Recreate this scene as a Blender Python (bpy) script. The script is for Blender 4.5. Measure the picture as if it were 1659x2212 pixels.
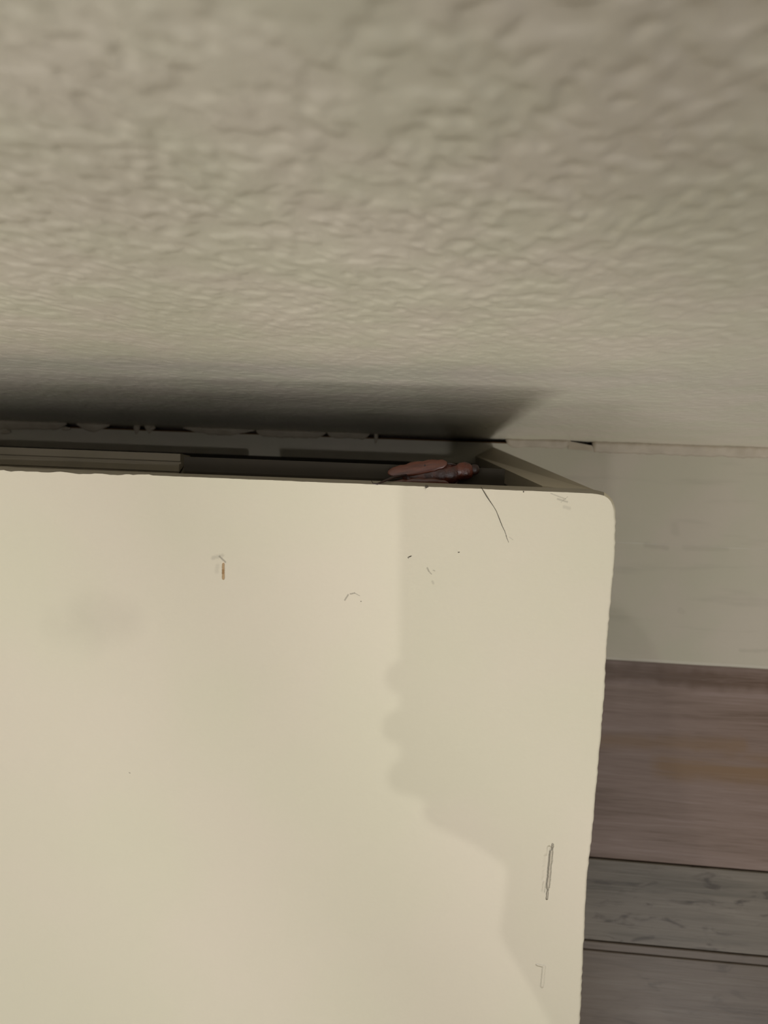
import bpy, bmesh, math, random
import numpy as np
from mathutils import Vector, Matrix

random.seed(7)
scene = bpy.context.scene
for o in list(bpy.data.objects):
    bpy.data.objects.remove(o)
COL = scene.collection

# ------------------------------------------------------------------ camera
FPX = 26.0 / 36.0 * 2212
CX, CY = 829.5, 1106.0
D_B, D_T = 0.75, 0.40           # camera height above the board by the wall, above the cabinet top
H = D_B - D_T                   # height of the cabinet top
n_cam = Vector((970 - CX, 1100 - CY, FPX)).normalized()          # world -Z seen in image axes (right, down, forward)
x_cam = Vector((19300, 850, -FPX))
x_cam = (x_cam - n_cam * x_cam.dot(n_cam)).normalized()
z_cam = -n_cam
y_cam = z_cam.cross(x_cam)
# image axes (right, down, forward) is right handed; rows turn image vectors into world vectors
R_iw = Matrix((x_cam, y_cam, z_cam))
CAM = Vector((0, 0, D_B))

def ray(px, py):
    return R_iw @ Vector((px - CX, py - CY, FPX))

def at_z(px, py, z):
    d = ray(px, py)
    return CAM + d * ((z - CAM.z) / d.z)

def at_y(px, py, y):
    d = ray(px, py)
    return CAM + d * ((y - CAM.y) / d.y)

CAM.y -= at_z(970, 942, 0).y     # the wall/board corner lies on y = 0

cd = bpy.data.cameras.new('camera')
cam = bpy.data.objects.new('camera', cd); COL.objects.link(cam)
right = R_iw @ Vector((1, 0, 0)); down = R_iw @ Vector((0, 1, 0)); fwd = R_iw @ Vector((0, 0, 1))
m3 = Matrix((right, -down, -fwd)).transposed()
cam.matrix_world = Matrix.Translation(CAM) @ m3.to_4x4()
cd.sensor_fit = 'VERTICAL'; cd.sensor_height = 36; cd.sensor_width = 27; cd.lens = 26
cd.clip_start = 0.005; cd.clip_end = 50
cd.dof.use_dof = True; cd.dof.focus_distance = 0.41; cd.dof.aperture_fstop = 12.0
scene.camera = cam

# ------------------------------------------------------------------ light
w = bpy.data.worlds.new('world'); scene.world = w; w.use_nodes = True
w.node_tree.nodes['Background'].inputs[0].default_value = (1.0, 0.98, 0.96, 1)
w.node_tree.nodes['Background'].inputs[1].default_value = 0.04

def area(name, loc, target, sx, sy, power, col):
    ld = bpy.data.lights.new(name, 'AREA'); ld.shape = 'RECTANGLE'; ld.size = sx; ld.size_y = sy
    ld.energy = power; ld.color = col
    o = bpy.data.objects.new(name, ld); COL.objects.link(o); o.location = loc
    o.rotation_euler = (Vector(target) - Vector(loc)).to_track_quat('-Z', 'Y').to_euler()
    return o
WARM = (1.0, 0.975, 0.97)
area('added_side_fill', (0.90, -2.00, 1.70), (0, -.05, H), 0.60, 0.60, 16.0, WARM)  # unseen low front light, added and tuned for brightness
area('added_overhead_fill', (-0.80, -0.55, 2.00), (0, -.05, H), 0.40, 0.40, 7.0, WARM)  # this and the next three: unseen overhead lights, added with fitted powers
area('added_overhead_fill', (0.50, -0.55, 2.10), (0, -.05, H), 0.40, 0.40, 5.5, WARM)
area('added_overhead_fill', (-0.60, -1.20, 2.00), (0, -.05, H), 0.60, 0.60, 5.0, WARM)
area('added_overhead_fill', (-0.30, -1.10, 2.05), (0, -.05, H), 0.40, 0.70, 4.5, WARM)
area('lamp_glow', (CAM.x - .1047, CAM.y - .083, 1.435), (CAM.x - .1047, CAM.y - .083, 0), 0.009, 0.009, 1.15, WARM)

vs = scene.view_settings
vs.view_transform = 'Standard'; vs.look = 'None'; vs.gamma = 1; vs.use_curve_mapping = False
vs.exposure = -0.03

# ------------------------------------------------------------------ helpers
def srgb(r, g, b):
    f = lambda c: (c / 255 / 12.92) if c / 255 <= .04045 else ((c / 255 + .055) / 1.055) ** 2.4
    return (f(r), f(g), f(b), 1)

class NT:
    """small node-graph writer"""
    def __init__(s, name, rough=0.5, spec=0.5):
        s.m = bpy.data.materials.new(name); s.m.use_nodes = True
        s.t = s.m.node_tree; s.b = s.t.nodes['Principled BSDF']
        s.b.inputs['Roughness'].default_value = rough
        s.b.inputs['Specular IOR Level'].default_value = spec
        s.co = s.t.nodes.new('ShaderNodeTexCoord').outputs['Object']
    def put(s, sock, v):
        if isinstance(v, bpy.types.NodeSocket): s.t.links.new(v, sock)
        else: sock.default_value = v
    def math(s, op, a, b=0.0, c=0.0, clamp=False):
        n = s.t.nodes.new('ShaderNodeMath'); n.operation = op; n.use_clamp = clamp
        s.put(n.inputs[0], a); s.put(n.inputs[1], b); s.put(n.inputs[2], c)
        return n.outputs[0]
    def vmath(s, op, a, b=(0, 0, 0)):
        n = s.t.nodes.new('ShaderNodeVectorMath'); n.operation = op
        s.put(n.inputs[0], a); s.put(n.inputs[1], b)
        return n.outputs['Value'] if op in ('DOT_PRODUCT', 'LENGTH') else n.outputs[0]
    def scaled(s, sc, off=(0, 0, 0)):
        n = s.t.nodes.new('ShaderNodeMapping'); s.t.links.new(s.co, n.inputs[0])
        n.inputs['Scale'].default_value = sc; n.inputs['Location'].default_value = off
        return n.outputs[0]
    def noise(s, scale, detail=3, vec=None, rough=.5, dist=0.0):
        n = s.t.nodes.new('ShaderNodeTexNoise'); n.inputs['Scale'].default_value = scale
        n.inputs['Detail'].default_value = detail; n.inputs['Roughness'].default_value = rough
        n.inputs['Distortion'].default_value = dist
        s.t.links.new(vec or s.co, n.inputs['Vector'])
        return n.outputs['Fac']
    def remap(s, v, a, b, lo=0.0, hi=1.0):
        n = s.t.nodes.new('ShaderNodeMapRange'); n.interpolation_type = 'SMOOTHSTEP'
        s.put(n.inputs[0], v); n.inputs[1].default_value = a; n.inputs[2].default_value = b
        n.inputs[3].default_value = lo; n.inputs[4].default_value = hi
        return n.outputs[0]
    def mix(s, f, a, b):
        n = s.t.nodes.new('ShaderNodeMix'); n.data_type = 'RGBA'
        s.put(n.inputs[0], f); s.put(n.inputs[6], a); s.put(n.inputs[7], b)
        return n.outputs[2]
    def color(s, v): s.put(s.b.inputs['Base Color'], v)
    def bump(s, h, dist, strength=1.0):
        n = s.t.nodes.new('ShaderNodeBump'); n.inputs['Distance'].default_value = dist
        n.inputs['Strength'].default_value = strength
        s.t.links.new(h, n.inputs['Height']); s.t.links.new(n.outputs[0], s.b.inputs['Normal'])
    def seg(s, a, b, r0, r1, wob=0.0, wscale=600):
        """1 inside a stroke from a to b (xy metres), fading from radius r0 to r1"""
        p = s.t.nodes.new('ShaderNodeSeparateXYZ'); s.t.links.new(s.co, p.inputs[0])
        ax, ay = a; dx, dy = b[0] - a[0], b[1] - a[1]; L2 = dx * dx + dy * dy + 1e-12
        ux = s.math('SUBTRACT', p.outputs[0], ax); uy = s.math('SUBTRACT', p.outputs[1], ay)
        t = s.math('DIVIDE', s.math('ADD', s.math('MULTIPLY', ux, dx), s.math('MULTIPLY', uy, dy)), L2, clamp=True)
        ex = s.math('SUBTRACT', ux, s.math('MULTIPLY', t, dx)); ey = s.math('SUBTRACT', uy, s.math('MULTIPLY', t, dy))
        d = s.math('SQRT', s.math('ADD', s.math('MULTIPLY', ex, ex), s.math('MULTIPLY', ey, ey)))
        if wob:
            d = s.math('ADD', d, s.math('MULTIPLY', s.math('SUBTRACT', s.noise(wscale, 2), .5), wob))
        return s.remap(d, r0, r1, 1.0, 0.0)

def link(name, me, mat=None, parent=None, smooth=False, **props):
    o = bpy.data.objects.new(name, me); COL.objects.link(o)
    if mat: me.materials.append(mat)
    if smooth:
        for p in me.polygons: p.use_smooth = True
    if parent: o.parent = parent
    for k, v in props.items(): o[k] = v
    return o

def mesh(name, verts, faces):
    me = bpy.data.meshes.new(name); me.from_pydata([tuple(v) for v in verts], [], faces)
    bm = bmesh.new(); bm.from_mesh(me); bmesh.ops.recalc_face_normals(bm, faces=bm.faces); bm.to_mesh(me); bm.free()
    return me

def hexa(name, pts):
    """eight corners: bottom ring 0-3, top ring 4-7"""
    return mesh(name, pts, [(0, 1, 2, 3), (4, 5, 6, 7), (0, 1, 5, 4), (1, 2, 6, 5), (2, 3, 7, 6), (3, 0, 4, 7)])

def box(name, x0, x1, y0, y1, z0, z1):
    return hexa(name, [(x0, y0, z0), (x1, y0, z0), (x1, y1, z0), (x0, y1, z0),
                       (x0, y0, z1), (x1, y0, z1), (x1, y1, z1), (x0, y1, z1)])

def bevel(o, wdt, seg=2, ang=30):
    b = o.modifiers.new('bevel', 'BEVEL'); b.width = wdt; b.segments = seg; b.limit_method = 'ANGLE'
    b.angle_limit = math.radians(ang)
    for p in o.data.polygons: p.use_smooth = True
    return b

def empty(name, loc, **props):
    o = bpy.data.objects.new(name, None); COL.objects.link(o); o.location = loc; o.empty_display_size = .02
    for k, v in props.items(): o[k] = v
    return o

def tube(name, pts, rad, mat, parent=None, sides=8):
    """tapered tube along pts, rad a list or number"""
    pts = [Vector(p) for p in pts]; n = len(pts)
    if not isinstance(rad, (list, tuple)): rad = [rad] * n
    V, F = [], []
    for i, p in enumerate(pts):
        t = (pts[min(i + 1, n - 1)] - pts[max(i - 1, 0)]).normalized()
        u = t.cross(Vector((0.03, 0.02, 1))).normalized() if abs(t.z) < .95 else t.cross(Vector((1, 0, 0))).normalized()
        v = t.cross(u)
        for k in range(sides):
            a = 2 * math.pi * k / sides
            V.append(p + (u * math.cos(a) + v * math.sin(a)) * rad[i])
    for i in range(n - 1):
        for k in range(sides):
            k2 = (k + 1) % sides
            F.append((i * sides + k, i * sides + k2, (i + 1) * sides + k2, (i + 1) * sides + k))
    F.append(tuple(range(sides))[::-1]); F.append(tuple((n - 1) * sides + k for k in range(sides)))
    return link(name, mesh(name, V, F), mat, parent, smooth=True)

# numpy value noise, used for real relief
def vnoise(X, Y, cell, seed):
    rs = np.random.RandomState(seed); T = rs.rand(256, 256)
    x = X / cell; y = Y / cell
    xi = np.floor(x).astype(int); yi = np.floor(y).astype(int)
    fx = x - xi; fy = y - yi
    fx = fx * fx * fx * (fx * (fx * 6 - 15) + 10); fy = fy * fy * fy * (fy * (fy * 6 - 15) + 10)
    g = lambda i, j: T[i % 256, j % 256]
    return (g(xi, yi) * (1 - fx) * (1 - fy) + g(xi + 1, yi) * fx * (1 - fy)
            + g(xi, yi + 1) * (1 - fx) * fy + g(xi + 1, yi + 1) * fx * fy)

# ------------------------------------------------------------------ materials
# wall paint
M_wall = NT('wall_paint', .42, .45)
nn = M_wall.noise(22, 2)
M_wall.color(M_wall.mix(M_wall.remap(nn, .35, .65), srgb(227, 218, 198), srgb(223, 218, 194)))
M_wall.bump(M_wall.noise(700, 3), .00025, .5)

M_board = NT('board_paint', .5, .4)
nn = M_board.noise(14, 3)
c = M_board.mix(M_board.remap(nn, .35, .65), srgb(178, 170, 153), srgb(174, 169, 149))
smear = M_board.noise(1, 3, M_board.scaled((9, 70, 9)))
c = M_board.mix(M_board.math('MULTIPLY', M_board.remap(smear, .55, .75), .18), c, srgb(120, 112, 100))
for a, b, r0, r1, f in (((1457, 1135), (1460, 1150), .001, .006, .12), ((1395, 1178), (1440, 1184), .0005, .004, .18),
                        ((1480, 1184), (1570, 1186), .0005, .004, .12), ((1470, 1318), (1476, 1322), .001, .004, .10),
                        ((1600, 1406), (1659, 1405), .0005, .003, .15), ((1235, 990), (1242, 1035), .003, .006, .0)):
    A = at_z(*a, 0); B = at_z(*b, 0)
    c = M_board.mix(M_board.math('MULTIPLY', M_board.seg((A.x, A.y), (B.x, B.y), r0, r1, .004, 120), f), c, srgb(110, 103, 88))
M_board.color(c)
M_board.bump(M_board.noise(260, 3), .0003, .35)

M_caulk = NT('caulk', .5, .4)
M_caulk.color(M_caulk.mix(M_caulk.noise(60, 3), srgb(150, 140, 120), srgb(188, 176, 156)))
M_caulk.bump(M_caulk.noise(500, 3), .0005, .6)

M_raw = NT('raw_wood_edge', .8, .2)
M_raw.color(M_raw.mix(M_raw.noise(1, 4, M_raw.scaled((60, 900, 900))), srgb(70, 48, 28), srgb(120, 90, 58)))

# cabinet paint with the wear seen on it; strokes are given where they lie on the top
M_top = NT('cabinet_paint', .7, .25)
nn = M_top.noise(12, 2)
c = M_top.mix(M_top.remap(nn, .3, .7), srgb(220, 211, 190), srgb(217, 211, 187))
def mark(mt, c, a, b, r0, r1, f, col, wob=.0008, ws=900, z=H):
    A = at_z(*a, z); B = at_z(*b, z)
    k = mt.seg((A.x, A.y), (B.x, B.y), r0, r1, wob, ws)
    return mt.mix(mt.math('MULTIPLY', k, f), c, col), k
GREY = srgb(120, 112, 98)
sm = [((190, 1320), (260, 1340), .001, .020, .09, GREY, .006, 80),
      ((120, 1350), (200, 1380), .001, .016, .05, GREY, .006, 80),
      ((745, 1296), (752, 1285), .0001, .0007, .55, GREY, .0005, 1500),
      ((757, 1283), (766, 1281), .0001, .0006, .6, GREY, .0005, 1500),
      ((766, 1281), (777, 1287), .00002, .0003, .6, GREY, .0002, 1500),
      ((923, 1227), (926, 1233), .0001, .0007, .5, GREY, .0004, 1500),
      ((927, 1235), (932, 1240), .0001, .0005, .45, GREY, .0003, 1500),
      ((936, 1232), (939, 1233), .0001, .0005, .4, GREY, .0003, 1500),
      ((934, 1256), (936, 1260), .0001, .0010, .25, GREY, .0005, 1500),
      ((460, 1205), (480, 1200), .0002, .0018, .22, GREY, .0012, 900),
      ((474, 1202), (487, 1214), .0001, .0008, .55, GREY, .0006, 1500),
      ((470, 1222), (468, 1234), .0002, .0020, .14, GREY, .0012, 900),
      ((279, 1669), (281, 1670), .0001, .0004, .6, GREY, .0001, 900),
      ((1205, 1078), (1225, 1084), .0001, .0009, .35, GREY, .0008, 1500),
      ((1190, 1066), (1222, 1078), .00005, .0005, .35, GREY, .0004, 1500),
      ((1219, 1095), (1230, 1098), .0003, .0014, .18, GREY, .0006, 900),
      ((1212, 1085), (1226, 1073), .00005, .0003, .35, GREY, .0003, 1500),
      ((1100, 1160), (1108, 1166), .00005, .0004, .25, GREY, .0003, 1500)]
for a, b, r0, r1, f, col, wb, ws in sm:
    c, _ = mark(M_top, c, a, b, r0, r1, f, col, wb, ws)
# chip down to tan fibreboard
c, _ = mark(M_top, c, (482, 1216), (482, 1250), .00055, .0009, 1.0, srgb(226, 212, 186), .0006, 1300)
c, chip = mark(M_top, c, (482.5, 1219), (482.5, 1249), .0005, .0009, .95, srgb(178, 148, 108), .0007, 1300)
c, _ = mark(M_top, c, (482, 1232), (482, 1238), .0004, .0008, .7, srgb(146, 112, 72), .0005, 1300)
M_top.color(c)
# the long dent, the bent scuff below it and the chip are relief
A, B = at_z(1191, 1822, H), at_z(1178, 1940, H)
def dseg(x0, y0, x1, y1, ra, rb):
    A, B = at_z(x0, y0, H), at_z(x1, y1, H)
    return M_top.seg((A.x, A.y), (B.x, B.y), ra, rb, .0010, 500)
ridge = M_top.math('MAXIMUM', dseg(1186, 1830, 1174, 1925, .0001, .0014), dseg(1181, 1850, 1177, 1900, .0001, .0023))
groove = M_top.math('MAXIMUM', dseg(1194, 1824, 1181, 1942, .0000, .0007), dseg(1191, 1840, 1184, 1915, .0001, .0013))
dent = M_top.math('SUBTRACT', M_top.math('MULTIPLY', ridge, .35), M_top.math('MULTIPLY', groove, .75))
c = M_top.mix(M_top.math('MULTIPLY', groove, .22), c, srgb(150, 134, 112))  # shade on the dent's right side painted into the groove colour
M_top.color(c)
A, B, C_ = at_z(1160, 2084, H), at_z(1175, 2088, H), at_z(1171, 2130, H)
sc = M_top.math('MAXIMUM', M_top.seg((A.x, A.y), (B.x, B.y), .0001, .0009, .0005, 900),
                M_top.seg((B.x, B.y), (C_.x, C_.y), .0002, .0013, .0006, 900))
hgt = M_top.math('ADD', M_top.math('MULTIPLY', M_top.noise(420, 4), .00012), M_top.math('MULTIPLY', dent, .0018))
hgt = M_top.math('SUBTRACT', hgt, M_top.math('ADD', M_top.math('MULTIPLY', sc, .0005), M_top.math('MULTIPLY', chip, .0003)))
M_top.bump(hgt, 1.0, 1.0)

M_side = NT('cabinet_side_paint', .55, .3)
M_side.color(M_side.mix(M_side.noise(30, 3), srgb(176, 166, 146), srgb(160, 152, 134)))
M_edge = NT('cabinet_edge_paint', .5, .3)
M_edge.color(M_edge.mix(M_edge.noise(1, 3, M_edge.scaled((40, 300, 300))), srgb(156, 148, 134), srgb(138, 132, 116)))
M_edge.bump(M_edge.noise(400, 3), .0004, .5)
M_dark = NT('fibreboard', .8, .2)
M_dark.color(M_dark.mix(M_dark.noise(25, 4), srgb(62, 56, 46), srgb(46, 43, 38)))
M_rail = NT('grey_rail', .6, .3)
M_rail.color(M_rail.mix(M_rail.noise(30, 3), srgb(150, 140, 124), srgb(128, 122, 104)))

# insect
M_shell = NT('insect_shell', .28, .6)
M_shell.color(M_shell.mix(M_shell.remap(M_shell.noise(220, 4), .35, .65), srgb(50, 18, 10), srgb(88, 40, 24)))
M_shell.bump(M_shell.noise(500, 4), .0006, .8)
M_leg = NT('insect_leg', .4, .5); M_leg.color(srgb(38, 20, 14))
M_wing = NT('insect_wing', .25, .6)
M_wing.color(M_wing.mix(M_wing.noise(1, 3, M_wing.scaled((150, 900, 500))), srgb(52, 22, 14), srgb(112, 62, 44)))
M_hair = NT('hair', .5, .4); M_hair.color(srgb(56, 46, 36))
M_lint = NT('lint', .9, .1); M_lint.color(srgb(84, 78, 68))
M_speck = NT('speck', .8, .2); M_speck.color(srgb(56, 46, 36))

def wood(name, seed, dark, mid, light, tint, tints=(), blot=0.0):
    m = NT(name, .45, .4)
    off = (seed * 1.7, seed * 2.3, 0)
    broad = m.noise(1, 3, m.scaled((5, 45, 1), off), .55, .6)
    grain = m.noise(1, 6, m.scaled((9, 230, 1), off), .65, 1.2)
    fine = m.noise(1, 3, m.scaled((30, 1100, 1), off), .6, .3)
    g = m.math('ADD', m.math('MULTIPLY', broad, .4), m.math('ADD', m.math('MULTIPLY', grain, .4), m.math('MULTIPLY', fine, .2)))
    c = m.mix(m.remap(g, .34, .52), dark, mid)
    c = m.mix(m.remap(g, .50, .68), c, light)
    for (a, b, r0, r1, f, col) in tints:
        A = at_z(*a, -.014); B = at_z(*b, -.014)
        c = m.mix(m.math('MULTIPLY', m.seg((A.x, A.y), (B.x, B.y), r0, r1, .012, 45), m.math('MULTIPLY', m.remap(m.noise(1, 4, m.scaled((7, 120, 1), off), .6, .5), .22, .52), f)), c, col)
    if blot:
        k = m.remap(m.noise(1, 4, m.scaled((26, 90, 1), off), .6, .8), .54, .72)
        c = m.mix(m.math('MULTIPLY', k, blot), c, tint)
    m.color(c)
    m.bump(grain, .0004, .5)
    return m.m
OCH = srgb(116, 90, 60)
def dk(*c): return srgb(*[v * .855 for v in c])
def dk2(*c): return srgb(*[v * .80 for v in c])
W1 = wood('wood_warm', 1, dk(112, 90, 72), dk(140, 118, 104), dk(158, 138, 128), OCH,
          [((1290, 1450), (1700, 1480), .001, .014, .85, dk(88, 62, 36)), ((1280, 1600), (1600, 1612), .0005, .012, .6, OCH),
           ((1440, 1655), (1720, 1672), .001, .022, .9, OCH)])
W2 = wood('wood_grey', 2, dk2(104, 96, 80), dk2(132, 122, 106), dk2(150, 140, 124), dk2(66, 54, 38), (), .85)
W3 = wood('wood_grey_brown', 4, dk2(100, 86, 70), dk2(122, 108, 92), dk2(138, 128, 112), dk2(82, 70, 56), (), .5)
M_groove = NT('plank_groove', .8, .2); M_groove.color(srgb(44, 30, 24))

# ------------------------------------------------------------------ wall (orange-peel relief)
def axis(lo, f0, f1, hi, fine, coarse):
    a = list(np.arange(lo, f0, coarse)) + list(np.arange(f0, f1, fine)) + list(np.arange(f1, hi, coarse)) + [hi]
    return np.array(a)
xs = axis(-1.4, -0.50, 0.40, 1.4, .0011, .02)
zs = axis(-0.05, 0.02, 0.70, 1.6, .0011, .02)
Xg, Zg = np.meshgrid(xs, zs)
h = (1.0 * vnoise(Xg, Zg * .62, .0044, 1) + .9 * vnoise(Xg + .5 + .2 * Zg, Zg * .6, .0028, 2) + .4 * vnoise(Xg, Zg * .7 + .4, .0018, 3)) / 2.3
h = np.clip((h - .36) / .28, 0, 1); h = h * h * (3 - 2 * h)
und = vnoise(Xg, Zg, .035, 5)
fade = np.clip((.60 - np.abs(Xg + .05)) / .15, 0, 1) * np.clip((.75 - Zg) / .05, 0, 1)
calm = np.clip(.42 + (Zg - .40) / .30, .42, 1)
Yg = -(.00056 * h * calm + .0007 * und) * fade
nx_, nz_ = len(xs), len(zs)
co = np.stack([Xg, Yg, Zg], -1).reshape(-1, 3)
me = bpy.data.meshes.new('wall_back')
i = np.arange(nx_ * nz_).reshape(nz_, nx_)
quads = np.stack([i[:-1, :-1], i[:-1, 1:], i[1:, 1:], i[1:, :-1]], -1).reshape(-1, 4)
me.vertices.add(len(co)); me.vertices.foreach_set('co', co.ravel())
me.loops.add(quads.size); me.loops.foreach_set('vertex_index', quads.ravel())
me.polygons.add(len(quads)); me.polygons.foreach_set('loop_start', np.arange(0, quads.size, 4))
me.polygons.foreach_set('use_smooth', np.ones(len(quads), bool))
me.update(calc_edges=True); me.validate()
wall = link('wall_back', me, M_wall.m, kind='structure')

# ------------------------------------------------------------------ board along the foot of the wall
GAP = .0055
yl = at_z(1480, 1437, 0).y               # front edge of the board
ym = at_z(1480, 1180, 0).y               # faint step along its middle
prof = [(-GAP, 0), (ym + .0012, 0), (ym, -.0006), (yl + .0035, -.0006), (yl + .001, -.0016), (yl, -.0045), (yl, -.0118), (-GAP, -.0118)]
nseg = 90
V, F = [], []
X0, X1 = -1.4, 1.4
for s in range(nseg + 1):
    x = X0 + (X1 - X0) * s / nseg
    for k, (y, z) in enumerate(prof):
        j = random.uniform(-.0004, .0004) if k in (1, 2, 3, 4) else 0
        V.append((x, y + j, z))
P = len(prof)
for s in range(nseg):
    for k in range(P):
        k2 = (k + 1) % P
        F.append((s * P + k, s * P + k2, (s + 1) * P + k2, (s + 1) * P + k))
F.append(tuple(range(P))); F.append(tuple(nseg * P + k for k in range(P)))
board = link('baseboard_back', mesh('baseboard_back', V, F), M_board.m, kind='structure')
# bare wooden edge of the board, seen where the caulk has come away
link('raw_edge', box('raw_edge', X0, X1, -GAP, -GAP + .0012, -.0118, -.0008), M_raw.m, board)

# caulk: an irregular bead bridging board and wall, broken where the photo shows it gone
def bead(px0, px1, w0, w1, lift=.0016, seed=0, over=.0, taper=6):
    """bead along the joint between two picture columns; w0, w1 its width onto the board in metres"""
    rnd = random.Random(seed)
    a = at_z(px0, 942 + (px0 - 970) * .036, 0).x; b = at_z(px1, 942 + (px1 - 970) * .036, 0).x
    n = max(6, int(abs(b - a) / .0025)); V, F = [], []; wv = 0; lv = 0
    for s in range(n + 1):
        t = s / n; x = a + (b - a) * t
        wv = .7 * wv + rnd.uniform(-.0006, .0006); lv = .7 * lv + rnd.uniform(-.0004, .0004)
        e = min(1, s / taper, (n - s) / taper) if taper else 1
        e = .18 + .82 * math.sin(e * math.pi / 2)
        wd = max(.0015, (w0 + (w1 - w0) * t + wv)) * e
        lf = max(.0004, lift + lv) * e
        start = -.0001 - over * (1 - e)
        V += [(x, start, lf * 1.7), (x, start - wd * .35, lf), (x, start - wd * .75, lf * .55), (x, start - wd, .0001),
              (x, start - wd, -.0005), (x, start, -.002)]
    for s in range(n):
        for k in range(6):
            k2 = (k + 1) % 6
            F.append((s * 6 + k, s * 6 + k2, (s + 1) * 6 + k2, (s + 1) * 6 + k))
    F.append((0, 1, 2, 3, 4, 5)); F.append(tuple(n * 6 + k for k in range(6)))
    return V, F
def joined(parts):
    V, F = [], []
    for v, f in parts:
        o = len(V); V += v; F += [tuple(q + o for q in g) for g in f]
    return V, F
beads = [bead(-260, 145, .012, .0085, .0022, 1), bead(165, 238, .009, .008, .002, 2, taper=8), bead(288, 303, .010, .010, .002, 3, taper=3),
         bead(312, 332, .006, .010, .002, 4, taper=3), bead(395, 550, .007, .008, .0016, 5, taper=14), bead(552, 705, .008, .0065, .0014, 6, taper=4),
         bead(706, 800, .0066, .0066, .0014, 12, taper=3), bead(808, 818, .010, .010, .002, 7, taper=2),
         bead(1092, 1233, .0095, .0082, .0014, 8, taper=2), bead(1279, 2300, .0115, .0105, .0022, 9, taper=1)]
V, F = joined(beads)
link('trim_1', mesh('trim_1', V, F), M_caulk.m, smooth=True, kind='structure')
# tapered filler under the slot: pinkish lip of the caulk, thinning to the left
a, b = at_z(1228, 950, 0), at_z(1280, 952, 0)
V = []
for s in range(9):
    t = s / 8; x = a.x + (b.x - a.x) * t; g = .0008 + .0038 * t
    V += [(x, -g, .0006), (x, -.0088 - .0010 * t, .0009), (x, -.0088 - .001 * t, -.001), (x, -g, -.001)]
F = []
for s in range(8):
    for k in range(4):
        k2 = (k + 1) % 4
        F.append((s * 4 + k, s * 4 + k2, s * 4 + 4 + k2, s * 4 + 4 + k))
F += [(0, 1, 2, 3), (32, 33, 34, 35)]
link('trim_2', mesh('trim_2', V, F), M_caulk.m, kind='structure')

# flakes of old caulk
def flake(px, py, L, W, T, rz, label, seed):
    rnd = random.Random(seed); p = at_z(px, py, 0)
    V = []; n = 9
    for zt in (0, 1):
        for k in range(n):
            a = 2 * math.pi * k / n; r = 1 + rnd.uniform(-.28, .28)
            V.append((math.cos(a) * L / 2 * r, math.sin(a) * W / 2 * r, zt * T * rnd.uniform(.7, 1.2)))
    F = [tuple(range(n))[::-1], tuple(range(n, 2 * n))] + [(k, (k + 1) % n, n + (k + 1) % n, n + k) for k in range(n)]
    o = link('caulk_flake', mesh('caulk_flake', V, F), M_caulk.m, label=label, category='debris')
    o.location = (p.x, p.y, .0004); o.rotation_euler = (0, 0, rz); bevel(o, .0004, 1)
flake(14, 934, .012, .004, .0018, .1, 'pale crumb of old caulk at the left end of the gap', 1)
flake(143, 926, .010, .0042, .0016, .15, 'small whitish caulk flake lying right of the long smear by the wall', 2)
flake(330, 925, .008, .004, .0016, .3, 'pale caulk chip on the board in the middle of the dark gap', 3)

# ------------------------------------------------------------------ floor of planks
FZ = -.014
yA = yl + .03
ys1 = at_z(1460, 1868, FZ).y
ys2 = at_z(1460, 2049, FZ).y; ys3 = at_z(1460, 2069, FZ).y
rows = [(yA, ys1, 0), (ys1, ys2, 1), (ys2, ys3, 2), (ys3, ys3 - .17, 2), (ys3 - .17, ys3 - .34, 1), (ys3 - .34, ys3 - .51, 0),
        (ys3 - .51, ys3 - .68, 2), (ys3 - .68, ys3 - .85, 1)]
bm = bmesh.new()
for ri, (ya, yb, mi) in enumerate(rows):
    g = .0004 if ri in (2, 3) else .0008
    ga = .0004 if ri == 3 else g
    v = [bm.verts.new(p) for p in ((-1.4, yb + g, FZ - .008), (1.4, yb + g, FZ - .008), (1.4, ya - ga, FZ - .008), (-1.4, ya - ga, FZ - .008),
                                   (-1.4, yb + g, FZ - .0008), (1.4, yb + g, FZ - .0008), (1.4, ya - ga, FZ - .0008), (-1.4, ya - ga, FZ - .0008),
                                   (-1.4, yb + g + .0008, FZ), (1.4, yb + g + .0008, FZ), (1.4, ya - ga - .0008, FZ), (-1.4, ya - ga - .0008, FZ))]
    for q in ((0, 1, 5, 4), (1, 2, 6, 5), (2, 3, 7, 6), (3, 0, 4, 7), (4, 5, 9, 8), (5, 6, 10, 9), (6, 7, 11, 10), (7, 4, 8, 11), (8, 9, 10, 11)):
        f = bm.faces.new([v[k] for k in q]); f.material_index = mi
v = [bm.verts.new(p) for p in ((-1.4, -1.35, FZ - .006), (1.4, -1.35, FZ - .006), (1.4, .01, FZ - .006), (-1.4, .01, FZ - .006))]
f = bm.faces.new(v); f.material_index = 3
bmesh.ops.recalc_face_normals(bm, faces=bm.faces)
me = bpy.data.meshes.new('floor'); bm.to_mesh(me); bm.free()
floor = link('floor', me, kind='structure')
for m_ in (W1, W2, W3, M_groove.m): me.materials.append(m_)

# ------------------------------------------------------------------ cabinet
cab = empty('cabinet', (0, -.25, FZ), label='white painted cabinet with rounded corner standing just off the wall', category='cabinet')
def kid(name, me, mat, smooth=False, lab=None):
    o = link(name, me, mat, smooth=smooth)
    o.parent = cab; o.matrix_parent_inverse = Matrix.Translation(cab.location).inverted()
    if lab: o['label'] = lab
    return o

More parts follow.
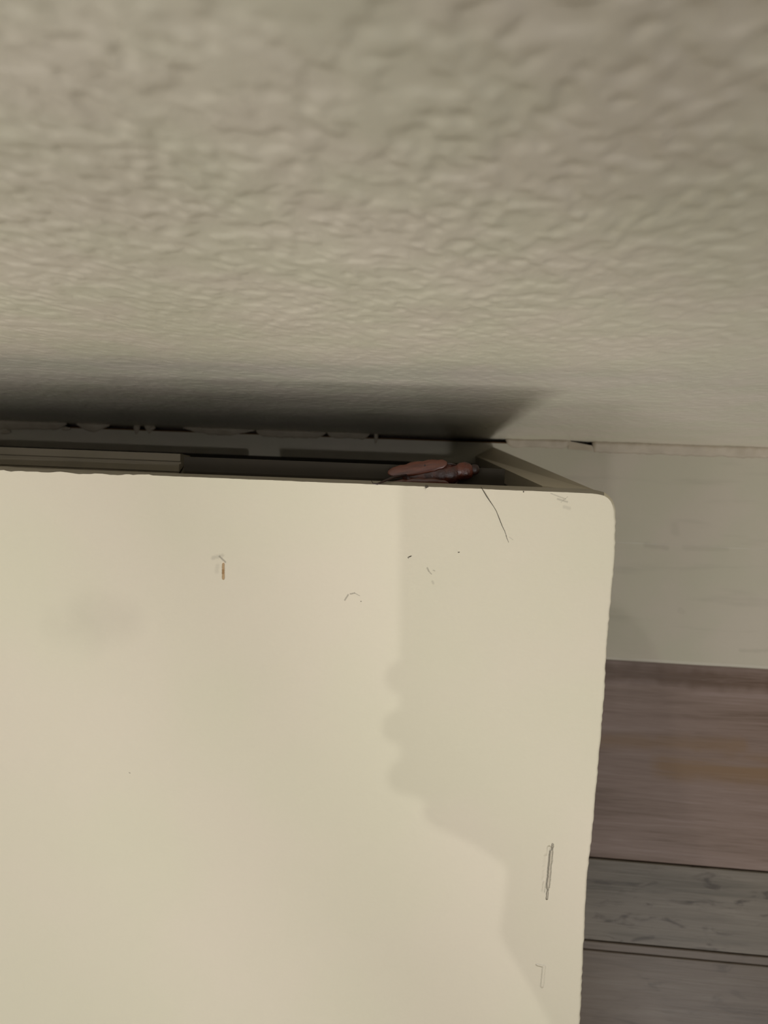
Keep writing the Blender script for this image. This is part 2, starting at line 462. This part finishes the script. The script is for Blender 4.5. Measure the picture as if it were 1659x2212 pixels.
# outline of the top, back-left round to the front-right (the visible flat area)
def along(p, q, n, jit, seed):
    rnd = random.Random(seed); out = []; d = (q - p); nrm = Vector((-d.y, d.x, 0)).normalized(); v = 0
    for s in range(n):
        v = .6 * v + rnd.uniform(-jit, jit)
        out.append(p + d * (s / n) + nrm * v)
    return out
bl = at_z(-900, 1024 - 900 * .0395, H); b0 = at_z(0, 1017, H); b1 = at_z(1278, 1066, H)
back = along(bl, b0, 12, .00003, 1) + along(b0, at_z(330, 1027, H), 40, .00035, 2) + along(at_z(330, 1027, H), b1, 110, .00007, 3) + [b1]
corner = [at_z(x, y, H) for x, y in ((1293, 1068), (1305, 1071), (1313, 1076), (1319, 1083), (1323, 1092), (1325, 1104))]
rp = [(1325, 1118), (1323, 1200), (1318, 1260), (1313, 1310), (1305, 1400), (1300, 1500), (1290, 1620), (1283, 1700), (1274, 1800), (1263, 1895),
      (1260, 1950), (1247, 2212), (1208, 2800)]
rnd = random.Random(8); rt = []
for (x0_, y0_), (x1_, y1_) in zip(rp[:-1], rp[1:]):
    n = max(2, int((y1_ - y0_) / 9))
    for s in range(n):
        t = s / n; rt.append(at_z(x0_ + (x1_ - x0_) * t + rnd.uniform(-.9, .9), y0_ + (y1_ - y0_) * t, H))
fr = at_z(1208, 2800, H); fl = Vector((bl.x, fr.y, H))
outline = back + corner + rt + [fr, fl]
n = len(outline)
def offset(pts, dist):
    """push each point of the closed outline outwards by dist(i)"""
    res = []
    for i in range(n):
        a, b = pts[i - 2 if i > 1 else i - 1], pts[(i + 2) % n]
        d = (b - a); nr = Vector((-d.y, d.x, 0)).normalized()
        nr = nr if nr.dot(pts[i] - Vector((-.1, -.25, H))) > 0 else -nr
        res.append(pts[i] + nr * dist(i))
    return res
nb = len(back)
def back_share(i):          # 1 on the bevelled back edge, 0 on the rounded right edge
    if i < nb - 1: return 1.0
    if i < nb + 8: return max(0.0, 1 - (i - nb + 2) / 9)
    return 0.0
smooth_line = [Vector((v.x, v.y, H)) for v in outline]
for i in range(13, nb - 1):   # the lower lip of the back bevel is straight although the paint edge wanders
    t = (i - 12) / (nb - 1 - 12); smooth_line[i] = b0.lerp(b1, t)
W_B = .0026
rings = [(outline, lambda i: 0.0, lambda i: 0.0),
         (smooth_line, lambda i: .35 * W_B * back_share(i) + .0006 * (1 - back_share(i)), lambda i: -.0020 * back_share(i) - .00010 * (1 - back_share(i))),
         (smooth_line, lambda i: W_B * back_share(i) + .0012 * (1 - back_share(i)), lambda i: -.0065 * back_share(i) - .0006 * (1 - back_share(i))),
         (smooth_line, lambda i: W_B * back_share(i) + .0016 * (1 - back_share(i)), lambda i: -.0085 * back_share(i) - .0016 * (1 - back_share(i))),
         (smooth_line, lambda i: W_B * back_share(i) + .0016 * (1 - back_share(i)), lambda i: -.018)]
V, F = [], []
for base, off, dz in rings:
    for i, p in enumerate(offset(base, off)): V.append((p.x, p.y, H + dz(i)))
F.append(tuple(range(n)))
for r in range(len(rings) - 1):
    for i in range(n):
        j = (i + 1) % n
        F.append((r * n + i, r * n + j, (r + 1) * n + j, (r + 1) * n + i))
F.append(tuple((len(rings) - 1) * n + i for i in range(n))[::-1])
me = mesh('top_panel', V, F)
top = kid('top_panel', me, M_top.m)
me.materials.append(M_edge.m)
for p in me.polygons:
    vi = p.vertices[0] % n
    if len(p.vertices) == 4:
        p.use_smooth = True
        if min(v % n for v in p.vertices) < nb + 1 and max(v % n for v in p.vertices) < nb + 5: p.material_index = 1
me.set_sharp_from_angle(angle=math.radians(35))

# side panel: its back edge runs down from the corner of the top to the board
zt, zb = H - .018, .0004
to, ti = at_z(1296, 1060, zt), at_z(1180, 1042, zt)
bo, bi = at_z(1066, 966, zb), at_z(1028, 985, zb)
to = at_z(1297, 1064, zt); ti = at_z(1172, 1050, zt)
dep = Vector((0, -.36, 0))
YF = fr.y + .012
fy = lambda p: Vector((p.x, YF, p.z))
side = kid('side_panel', hexa('side_panel', [bo, fy(bo), fy(bi), bi, to, fy(to), fy(ti), ti]), M_side.m)
# left side panel, well outside the photo
X_L = bl.x + .01
kid('side_panel', hexa('side_panel', [(X_L, bo.y, zb), (X_L, YF, zb), (X_L + .018, YF, zb), (X_L + .018, bo.y, zb),
                                      (X_L, to.y, zt), (X_L, YF, zt), (X_L + .018, YF, zt), (X_L + .018, to.y, zt)]), M_side.m)
# recessed backing board
rec = .012
p1, p2 = Vector((X_L + .018, ti.y - rec, zt)), Vector((ti.x - .0005, ti.y - rec, zt))
q1, q2 = Vector((X_L + .018, bi.y - rec + .004, zb)), Vector((bi.x - .0005, bi.y - rec + .004, zb))
th = Vector((0, -.004, 0))
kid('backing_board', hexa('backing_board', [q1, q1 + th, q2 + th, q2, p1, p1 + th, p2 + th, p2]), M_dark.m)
# front panel closes the body
kid('front_panel', hexa('front_panel', [(X_L + .019, YF, zb), (bi.x - .001, YF, zb), (bi.x - .001, YF + .016, zb), (X_L + .019, YF + .016, zb),
                                       (X_L + .019, YF, zt), (ti.x - .001, YF, zt), (ti.x - .001, YF + .016, zt), (X_L + .019, YF + .016, zt)]), M_side.m)

def lean_y(z):          # y of the backing board's face at height z
    t = (z - zb) / (zt - zb); return (bi.y - rec + .004) * (1 - t) + (ti.y - rec) * t
# ribbed grey rail at the left
xr0, xr1 = X_L + .019, at_z(372, 1000, H - .1).x
zr = H - .115
y0r = at_z(250, 975, zr).y
prof = []
nr = 4
for k in range(nr):
    f = k / nr
    yy = y0r - .030 * f
    prof += [(yy, zr + .0015 * k), (yy - .0052, zr + .0015 * k), (yy - .0058, zr + .0015 * k - .0016), (yy - .0072, zr + .0015 * k - .0016)]
prof += [(lean_y(zr) - .0, zr + .004), (lean_y(zr) - .0, zr - .02), (y0r, zr - .02)]
V, F = [], []
P = len(prof)
for x in (xr0, xr1):
    V += [(x, y, z) for y, z in prof]
F = [(k, (k + 1) % P, P + (k + 1) % P, P + k) for k in range(P)] + [tuple(range(P)), tuple(range(P, 2 * P))]
rail = kid('rail', mesh('rail', V, F), M_rail.m, lab='grey rail with lengthwise grooves')
# dark ledge that the insect lies on
zl = H - .034
yb_ = at_z(930, 1003, zl).y
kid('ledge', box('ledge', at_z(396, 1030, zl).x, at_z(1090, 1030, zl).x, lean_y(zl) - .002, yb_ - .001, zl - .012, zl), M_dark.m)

# ------------------------------------------------------------------ dead insect
ins = empty('dead_insect', (0, 0, 0), label='reddish brown dead insect lying in the dark gap behind the cabinet', category='insect')
pc = at_z(925, 1028, zl + .004)
ins.location = (pc.x, pc.y, zl)
def ipart(name, me, mat, smooth=True, lab=None):
    o = link(name, me, mat, ins, smooth); 
    if lab: o['label'] = lab
    return o
def blob(L, W, T, cx=0, cy=0, cz=0, seed=0, amp=.12, seg=28, rng=16, cut=0):
    rnd = np.random.RandomState(seed); V, F = [], []
    for i in range(rng + 1):
        u = math.pi * i / rng
        for j in range(seg):
            a = 2 * math.pi * j / seg
            x = -math.cos(u); r = math.sin(u) ** .75
            k = 1 + amp * math.sin(x * 23 + seed) * .25 + amp * (rnd.rand() - .5) * .5
            V.append((cx + x * L / 2, cy + math.cos(a) * r * W / 2 * k, cz + math.sin(a) * r * T / 2 * k))
    for i in range(rng):
        for j in range(seg):
            j2 = (j + 1) % seg
            F.append((i * seg + j, i * seg + j2, (i + 1) * seg + j2, (i + 1) * seg + j))
    return mesh('blob', V, F)
def named(me, nm): me.name = nm; return me
abd = ipart('abdomen', named(blob(.028, .012, .0075, .002, 0, .0038, 3, .25), 'abdomen'), M_shell.m)
ipart('thorax', named(blob(.009, .0085, .006, .0165, .0005, .0036, 4, .1), 'thorax'), M_shell.m)
ipart('head', named(blob(.0045, .005, .004, .0215, .0008, .0030, 5, .05), 'head'), M_leg.m)
for s, rz in ((1, .06), (-1, -.08)):
    wv = blob(.028, .0062, .0016, -.004, .0024 * s, .0078, 7, .3)
    o = ipart('wing', named(wv, 'wing'), M_wing.m); o.rotation_euler = (.25 * -s, -.05, rz)
for k, (x, s, l1, l2) in enumerate(((.014, 1, .002, .007), (.008, 1, .002, .009), (.002, 1, .0025, .010), (.014, -1, .005, .006), (.008, -1, .006, .006), (.001, -1, .006, .007))):
    tube('leg', [(x, .003 * s, .003), (x - .003, (.003 + l1 * .7) * s, .0075), (x - .006, (.003 + l1) * s, .0048), (x - .011, (.004 + l1) * s, .003)],
         [.0006, .0005, .00035, .00015], M_leg.m, ins)
ins.rotation_euler = (0, 0, math.radians(8)); ins.scale = (1.25, 1.25, 1.1)
# long hind leg hooked over the painted edge: from the body out to the left
inv = (Matrix.Translation(ins.location) @ Matrix.Rotation(math.radians(8), 4, 'Z') @ Matrix.Diagonal((1.25, 1.25, 1.1, 1))).inverted()
pts = [inv @ p for p in (at_z(880, 1026, zl + .006), at_z(850, 1031, H - .009), at_z(828, 1040, H - .0015), at_z(815, 1045.5, H + .0003), at_z(806, 1044.5, H + .0004), at_z(802, 1038, H + .0004))]
tube('leg', pts, [.0006, .0006, .0005, .0004, .0002, .00012], M_leg.m, ins)
pts = [inv @ p for p in (at_z(905, 1012, zl + .004), at_z(870, 1012, zl + .006), at_z(840, 1014, zl + .005))]
tube('leg', pts, [.0013, .0011, .0005], M_leg.m, ins)

# ------------------------------------------------------------------ hair, lint and specks on the top
hp = [(1039, 1052), (1045, 1062), (1051, 1072), (1057, 1081), (1066, 1094), (1072, 1104), (1076, 1114), (1081, 1127), (1085, 1137), (1090, 1147), (1093, 1155), (1095, 1163), (1099, 1172)]
zz = [-.0002, .0006, .0007, .0004, .0003, .0003, .0003, .0004, .0003, .0003, .0002, .0002, .0002]
hr = tube('hair', [at_z(x, y, H + z) for (x, y), z in zip(hp, zz)], [.00013, .00017, .00021, .00018, .00011, .00012, .00014, .00015, .00013, .00011, .00008, .0001, .00005], M_hair.m, sides=6)
hr['label'] = 'thin dark hair curving down from the back edge of the white top'; hr['category'] = 'hair'

def speck(pts, rad, name, label, mat, cat='speck', group=None):
    o = tube(name, [at_z(x, y, H + max(rad) * .9) for x, y in pts], rad, mat, sides=6)
    o['label'] = label; o['category'] = cat
    return o
speck([(882.5, 1206.5), (881, 1204.5), (884, 1203), (887, 1202), (889, 1201)], [.0001, .00013, .0002, .00024, .00008], 'fibre',
      'short hooked black fibre on the white top, nearest the shadow line', M_speck.m, 'fibre')
speck([(989, 1193.4), (991, 1193), (993, 1192.4)], [.00014, .0002, .00012], 'crumb', 'tiny dark oblong crumb on the white top, right of the hooked fibre', M_speck.m)
speck([(779, 1298.6), (780, 1299.2), (780.6, 1299.6)], [.00012, .00022, .00012], 'crumb', 'tiny round dark crumb below the grey scuff on the white top', M_speck.m)
speck([(1093, 1157), (1093.6, 1158), (1094, 1158.6)], [.00012, .0002, .00012], 'crumb', 'tiny dark crumb at the lower end of the long hair', M_speck.m)

def lint(px, py, size, label, seed, arms=5):
    rnd = random.Random(seed); parts_v, parts_f = [], []
    bmx = bmesh.new(); bmesh.ops.create_icosphere(bmx, subdivisions=2, radius=size)
    for v in bmx.verts: v.co = v.co * rnd.uniform(.65, 1.15); v.co.z *= .5
    for a in range(arms):
        an = rnd.uniform(0, 6.28); L = size * rnd.uniform(1.3, 2.2)
        d = Vector((math.cos(an), math.sin(an), .2)); sdv = Vector((-d.y, d.x, 0)) * size * .16
        q = [bmx.verts.new(p) for p in (sdv, -sdv, d * L, Vector((0, 0, size * .3)))]
        bmx.faces.new((q[0], q[1], q[2])); bmx.faces.new((q[0], q[3], q[2])); bmx.faces.new((q[1], q[3], q[2]))
    me = bpy.data.meshes.new('lint'); bmx.to_mesh(me); bmx.free()
    o = link('lint', me, M_lint.m, label=label, category='lint'); o.location = at_z(px, py, H - .0002)
lint(922, 1051.5, .0010, 'grey ball of lint caught on the back edge of the top below the insect', 3)
lint(421, 1032, .0004, 'tiny grey lint on the back edge of the top near its left end', 4)
lint(1131, 1062, .0006, 'small dark lint on the back edge between the hair and the corner', 5)

# ------------------------------------------------------------------ the phone taking the picture and the hand holding it (above the frame; they shade the cabinet top)
def cl(u, v, w):            # metres right, up the picture, and back from the lens
    return CAM + right * u - down * v - fwd * w
M_ph = NT('phone_body', .35, .5); M_ph.color(srgb(40, 42, 46))
M_scr = NT('phone_screen', .08, .6); M_scr.color(srgb(12, 12, 14))
M_len = NT('phone_lens', .05, .8); M_len.color(srgb(8, 8, 12))
M_skin = NT('skin', .5, .4)
M_skin.color(M_skin.mix(M_skin.noise(40, 4), srgb(196, 150, 124), srgb(176, 126, 102)))
M_skin.bump(M_skin.noise(500, 3), .0003, .4)
M_slv = NT('sleeve_cloth', .9, .2)
M_slv.color(M_slv.mix(M_slv.noise(250, 3), srgb(64, 66, 74), srgb(48, 50, 58)))
M_slv.bump(M_slv.noise(60, 3), .002, .5)

ph = empty('smartphone', cl(-.02, -.055, .006), label='dark smartphone held flat above the cabinet, lens facing down', category='phone')
def rounded(u0, u1, v0, v1, w0, w1, r, name, mat, par, bw):
    pts = []
    for cx_, cy_, a0 in ((u1 - r, v1 - r, 0), (u0 + r, v1 - r, 90), (u0 + r, v0 + r, 180), (u1 - r, v0 + r, 270)):
        for k in range(9):
            a = math.radians(a0 + k * 90 / 8); pts.append((cx_ + r * math.cos(a), cy_ + r * math.sin(a)))
    k = len(pts)
    V = [cl(u, v, w0) for u, v in pts] + [cl(u, v, w1) for u, v in pts]
    F = [tuple(range(k)), tuple(range(k, 2 * k))] + [(i, (i + 1) % k, k + (i + 1) % k, k + i) for i in range(k)]
    o = link(name, mesh(name, V, F), mat); o.parent = par; o.matrix_parent_inverse = Matrix.Translation(par.location).inverted()
    if bw: bevel(o, bw, 3)
    return o
rounded(-.058, .017, -.128, .019, .003, .0108, .011, 'body', M_ph.m, ph, .0015)
rounded(-.0555, .0145, -.1255, .0165, .0109, .0114, .009, 'screen', M_scr.m, ph, 0)
rounded(-.018, .0125, -.018, .0145, .0012, .003, .007, 'camera_bump', M_ph.m, ph, .0005)
rounded(-.0055, .0055, -.0055, .0055, .0006, .0012, .0054, 'lens', M_len.m, ph, 0)
rounded(-.0165, -.0085, -.0145, -.0065, .0006, .0012, .0039, 'lens', M_len.m, ph, 0)

V, E, R = [], [], []
def jt(p, r, prev=None):
    V.append(cl(*p)); R.append(r)
    if prev is not None: E.append((prev, len(V) - 1))
    return len(V) - 1
def chain(pts, start):
    k = start
    for *p, r in pts: k = jt(p, (r, r), k)
    return k
wr = jt((.030, -.222, .012), (.027, .020))
el = chain([(.105, -.315, .045, .034), (.17, -.40, .085, .042), (.215, -.455, .11, .043)], wr)
p1 = jt((.011, -.182, -.006), (.031, .019), wr)
p2 = jt((.003, -.150, -.017), (.027, .014), p1)
p3 = jt((.012, -.118, -.019), (.020, .012), p2)
chain([(.016, -.094, -.018, .0095), (-.018, -.086, -.0155, .0085), (-.045, -.0855, -.0135, .0078), (-.0580, -.0865, -.001, .0058), (-.0565, -.087, .012, .0056)], p3)
chain([(-.004, -.110, -.020, .0095), (-.026, -.1035, -.016, .0085), (-.049, -.103, -.0135, .0078), (-.0588, -.1035, .000, .0060), (-.0565, -.104, .013, .0056)], p3)
chain([(-.006, -.131, -.020, .0095), (-.026, -.1225, -.016, .0082), (-.047, -.121, -.0135, .0075), (-.0575, -.1205, .000, .0058), (-.054, -.120, .013, .0055)], p2)
chain([(-.010, -.146, -.018, .0085), (-.028, -.137, -.013, .0072), (-.040, -.1325, -.007, .0066), (-.046, -.131, .006, .0056)], p2)
chain([(.038, -.160, .000, .0150), (.035, -.130, .009, .0110), (.026, -.105, .0195, .0092), (.010, -.088, .0205, .0078)], p1)
me = bpy.data.meshes.new('person'); me.from_pydata([tuple(v) for v in V], E, [])
per = link('person', me, M_skin.m, label='person in dark shirt and trousers leaning over the cabinet, holding a phone', category='person')
sk = per.modifiers.new('skin', 'SKIN'); sk.use_smooth_shade = True
for i, r in enumerate(R):
    d = me.skin_vertices[0].data[i]; d.radius = r; d.use_root = (i == wr)
sb = per.modifiers.new('sub', 'SUBSURF'); sb.levels = 2; sb.render_levels = 2
tube('sleeve', [cl(.075, -.272, .028), cl(.08, -.28, .032), cl(.13, -.345, .06), cl(.18, -.41, .09), cl(.225, -.47, .118)],
     [.034, .040, .045, .050, .053], M_slv.m, per, sides=24)

# the rest of the photographer, leaning over the cabinet from the front
BV, BE, BR = [], [], []
def bj(p, r, prev=None):
    BV.append(p); BR.append(r if isinstance(r, tuple) else (r, r))
    if prev is not None: BE.append((prev, len(BV) - 1))
    return len(BV) - 1
def bchain(pts, start):
    k = start
    for x, y, z, r in pts: k = bj((x, y, z), r, k)
    return k
BX = .15
def skinned(name, build, mat, parent):
    global BV, BE, BR
    BV, BE, BR = [], [], []
    root = build()
    me = bpy.data.meshes.new(name); me.from_pydata([tuple(v) for v in BV], BE, [])
    o = link(name, me, mat, parent)
    k = o.modifiers.new('skin', 'SKIN'); k.use_smooth_shade = True
    for i, r in enumerate(BR):
        d = me.skin_vertices[0].data[i]; d.radius = r; d.use_root = (i == root)
    q = o.modifiers.new('sub', 'SUBSURF'); q.levels = 2; q.render_levels = 2
    return o
ELB = cl(.215, -.455, .11)
def shirt():
    pel = bj((BX, -.93, .90), (.165, .125))
    ch = bchain([(BX, -.88, 1.03, (.15, .115)), (BX, -.79, 1.17, (.165, .12)), (BX, -.70, 1.27, (.13, .10)), (BX, -.655, 1.315, (.065, .062))], pel)
    bchain([(BX + .16, -.71, 1.22, .065), (BX + .20, -.70, 1.14, .056), (BX + .16, -.60, .98, .052), (ELB.x + .012, ELB.y - .012, ELB.z + .012, .05)], ch - 1)
    bchain([(BX - .16, -.72, 1.22, .065), (BX - .21, -.76, 1.10, .055), (BX - .23, -.80, .93, .048), (BX - .20, -.74, .80, .042)], ch - 1)
    return pel
skinned('shirt', shirt, M_slv.m, per)
def head():
    n0 = bj((BX, -.665, 1.30), .056)
    h = bchain([(BX, -.615, 1.375, .055), (BX, -.565, 1.435, (.078, .088)), (BX, -.540, 1.475, (.078, .09)), (BX, -.535, 1.505, (.05, .055))], n0)
    bchain([(BX, -.475, 1.405, .016), (BX, -.450, 1.392, .012)], 2)     # nose
    bchain([(BX, -.505, 1.352, .030)], 2)                              # chin
    bchain([(BX + .082, -.575, 1.43, (.010, .024))], 2); bchain([(BX - .082, -.575, 1.43, (.010, .024))], 2)
    return n0
skinned('head', head, M_skin.m, per)
M_hr = NT('head_hair', .6, .4); M_hr.color(srgb(40, 30, 24)); M_hr.bump(M_hr.noise(1, 3, M_hr.scaled((300, 40, 40))), .002, .8)
def hair_():
    a = bj((BX, -.595, 1.415, ), (.084, .07)); bchain([(BX, -.585, 1.455, (.090, .098)), (BX, -.572, 1.50, (.08, .09)), (BX, -.556, 1.522, (.05, .055))], a)
    return a
skinned('head_hair', hair_, M_hr.m, per)
def left_hand():
    a = bj((BX - .20, -.735, .80), (.028, .022)); p = bchain([(BX - .195, -.715, .74, (.036, .018)), (BX - .195, -.705, .70, (.036, .015))], a)
    for k in range(4):
        bchain([(BX - .225 + .02 * k, -.695, .665, .0085), (BX - .224 + .02 * k, -.682, .635 + .004 * abs(k - 1.5), .0078), (BX - .222 + .019 * k, -.664, .612 + .006 * abs(k - 1.5), .0065)], p)
    bchain([(BX - .165, -.695, .735, .012), (BX - .150, -.672, .705, .0095), (BX - .150, -.655, .685, .0075)], a + 1)
    return a
skinned('left_hand', left_hand, M_skin.m, per)
M_tr = NT('trouser_cloth', .9, .2); M_tr.color(M_tr.mix(M_tr.noise(300, 3), srgb(52, 58, 74), srgb(38, 44, 58)))
def trousers():
    a = bj((BX, -.94, .92), (.13, .12)); a = bchain([(BX, -.95, .86, (.15, .12))], a)
    for sgn in (1, -1):
        bchain([(BX + .085 * sgn, -.955, .76, (.088, .095)), (BX + .11 * sgn, -.92, .50, .068), (BX + .12 * sgn, -.97, .22, .056), (BX + .125 * sgn, -.985, .06, .054)], a)
    return a
skinned('trousers', trousers, M_tr.m, per)
for sgn in (1, -1):
    def shoe():
        a = bj((BX + .125 * sgn, -1.01, FZ + .045), (.042, .042)); bchain([(BX + .128 * sgn, -.94, FZ + .040, (.040, .038)), (BX + .135 * sgn, -.86, FZ + .030, (.044, .028)), (BX + .138 * sgn, -.80, FZ + .026, (.034, .022))], a)
        return a
    skinned('shoe', shoe, M_ph.m, per)
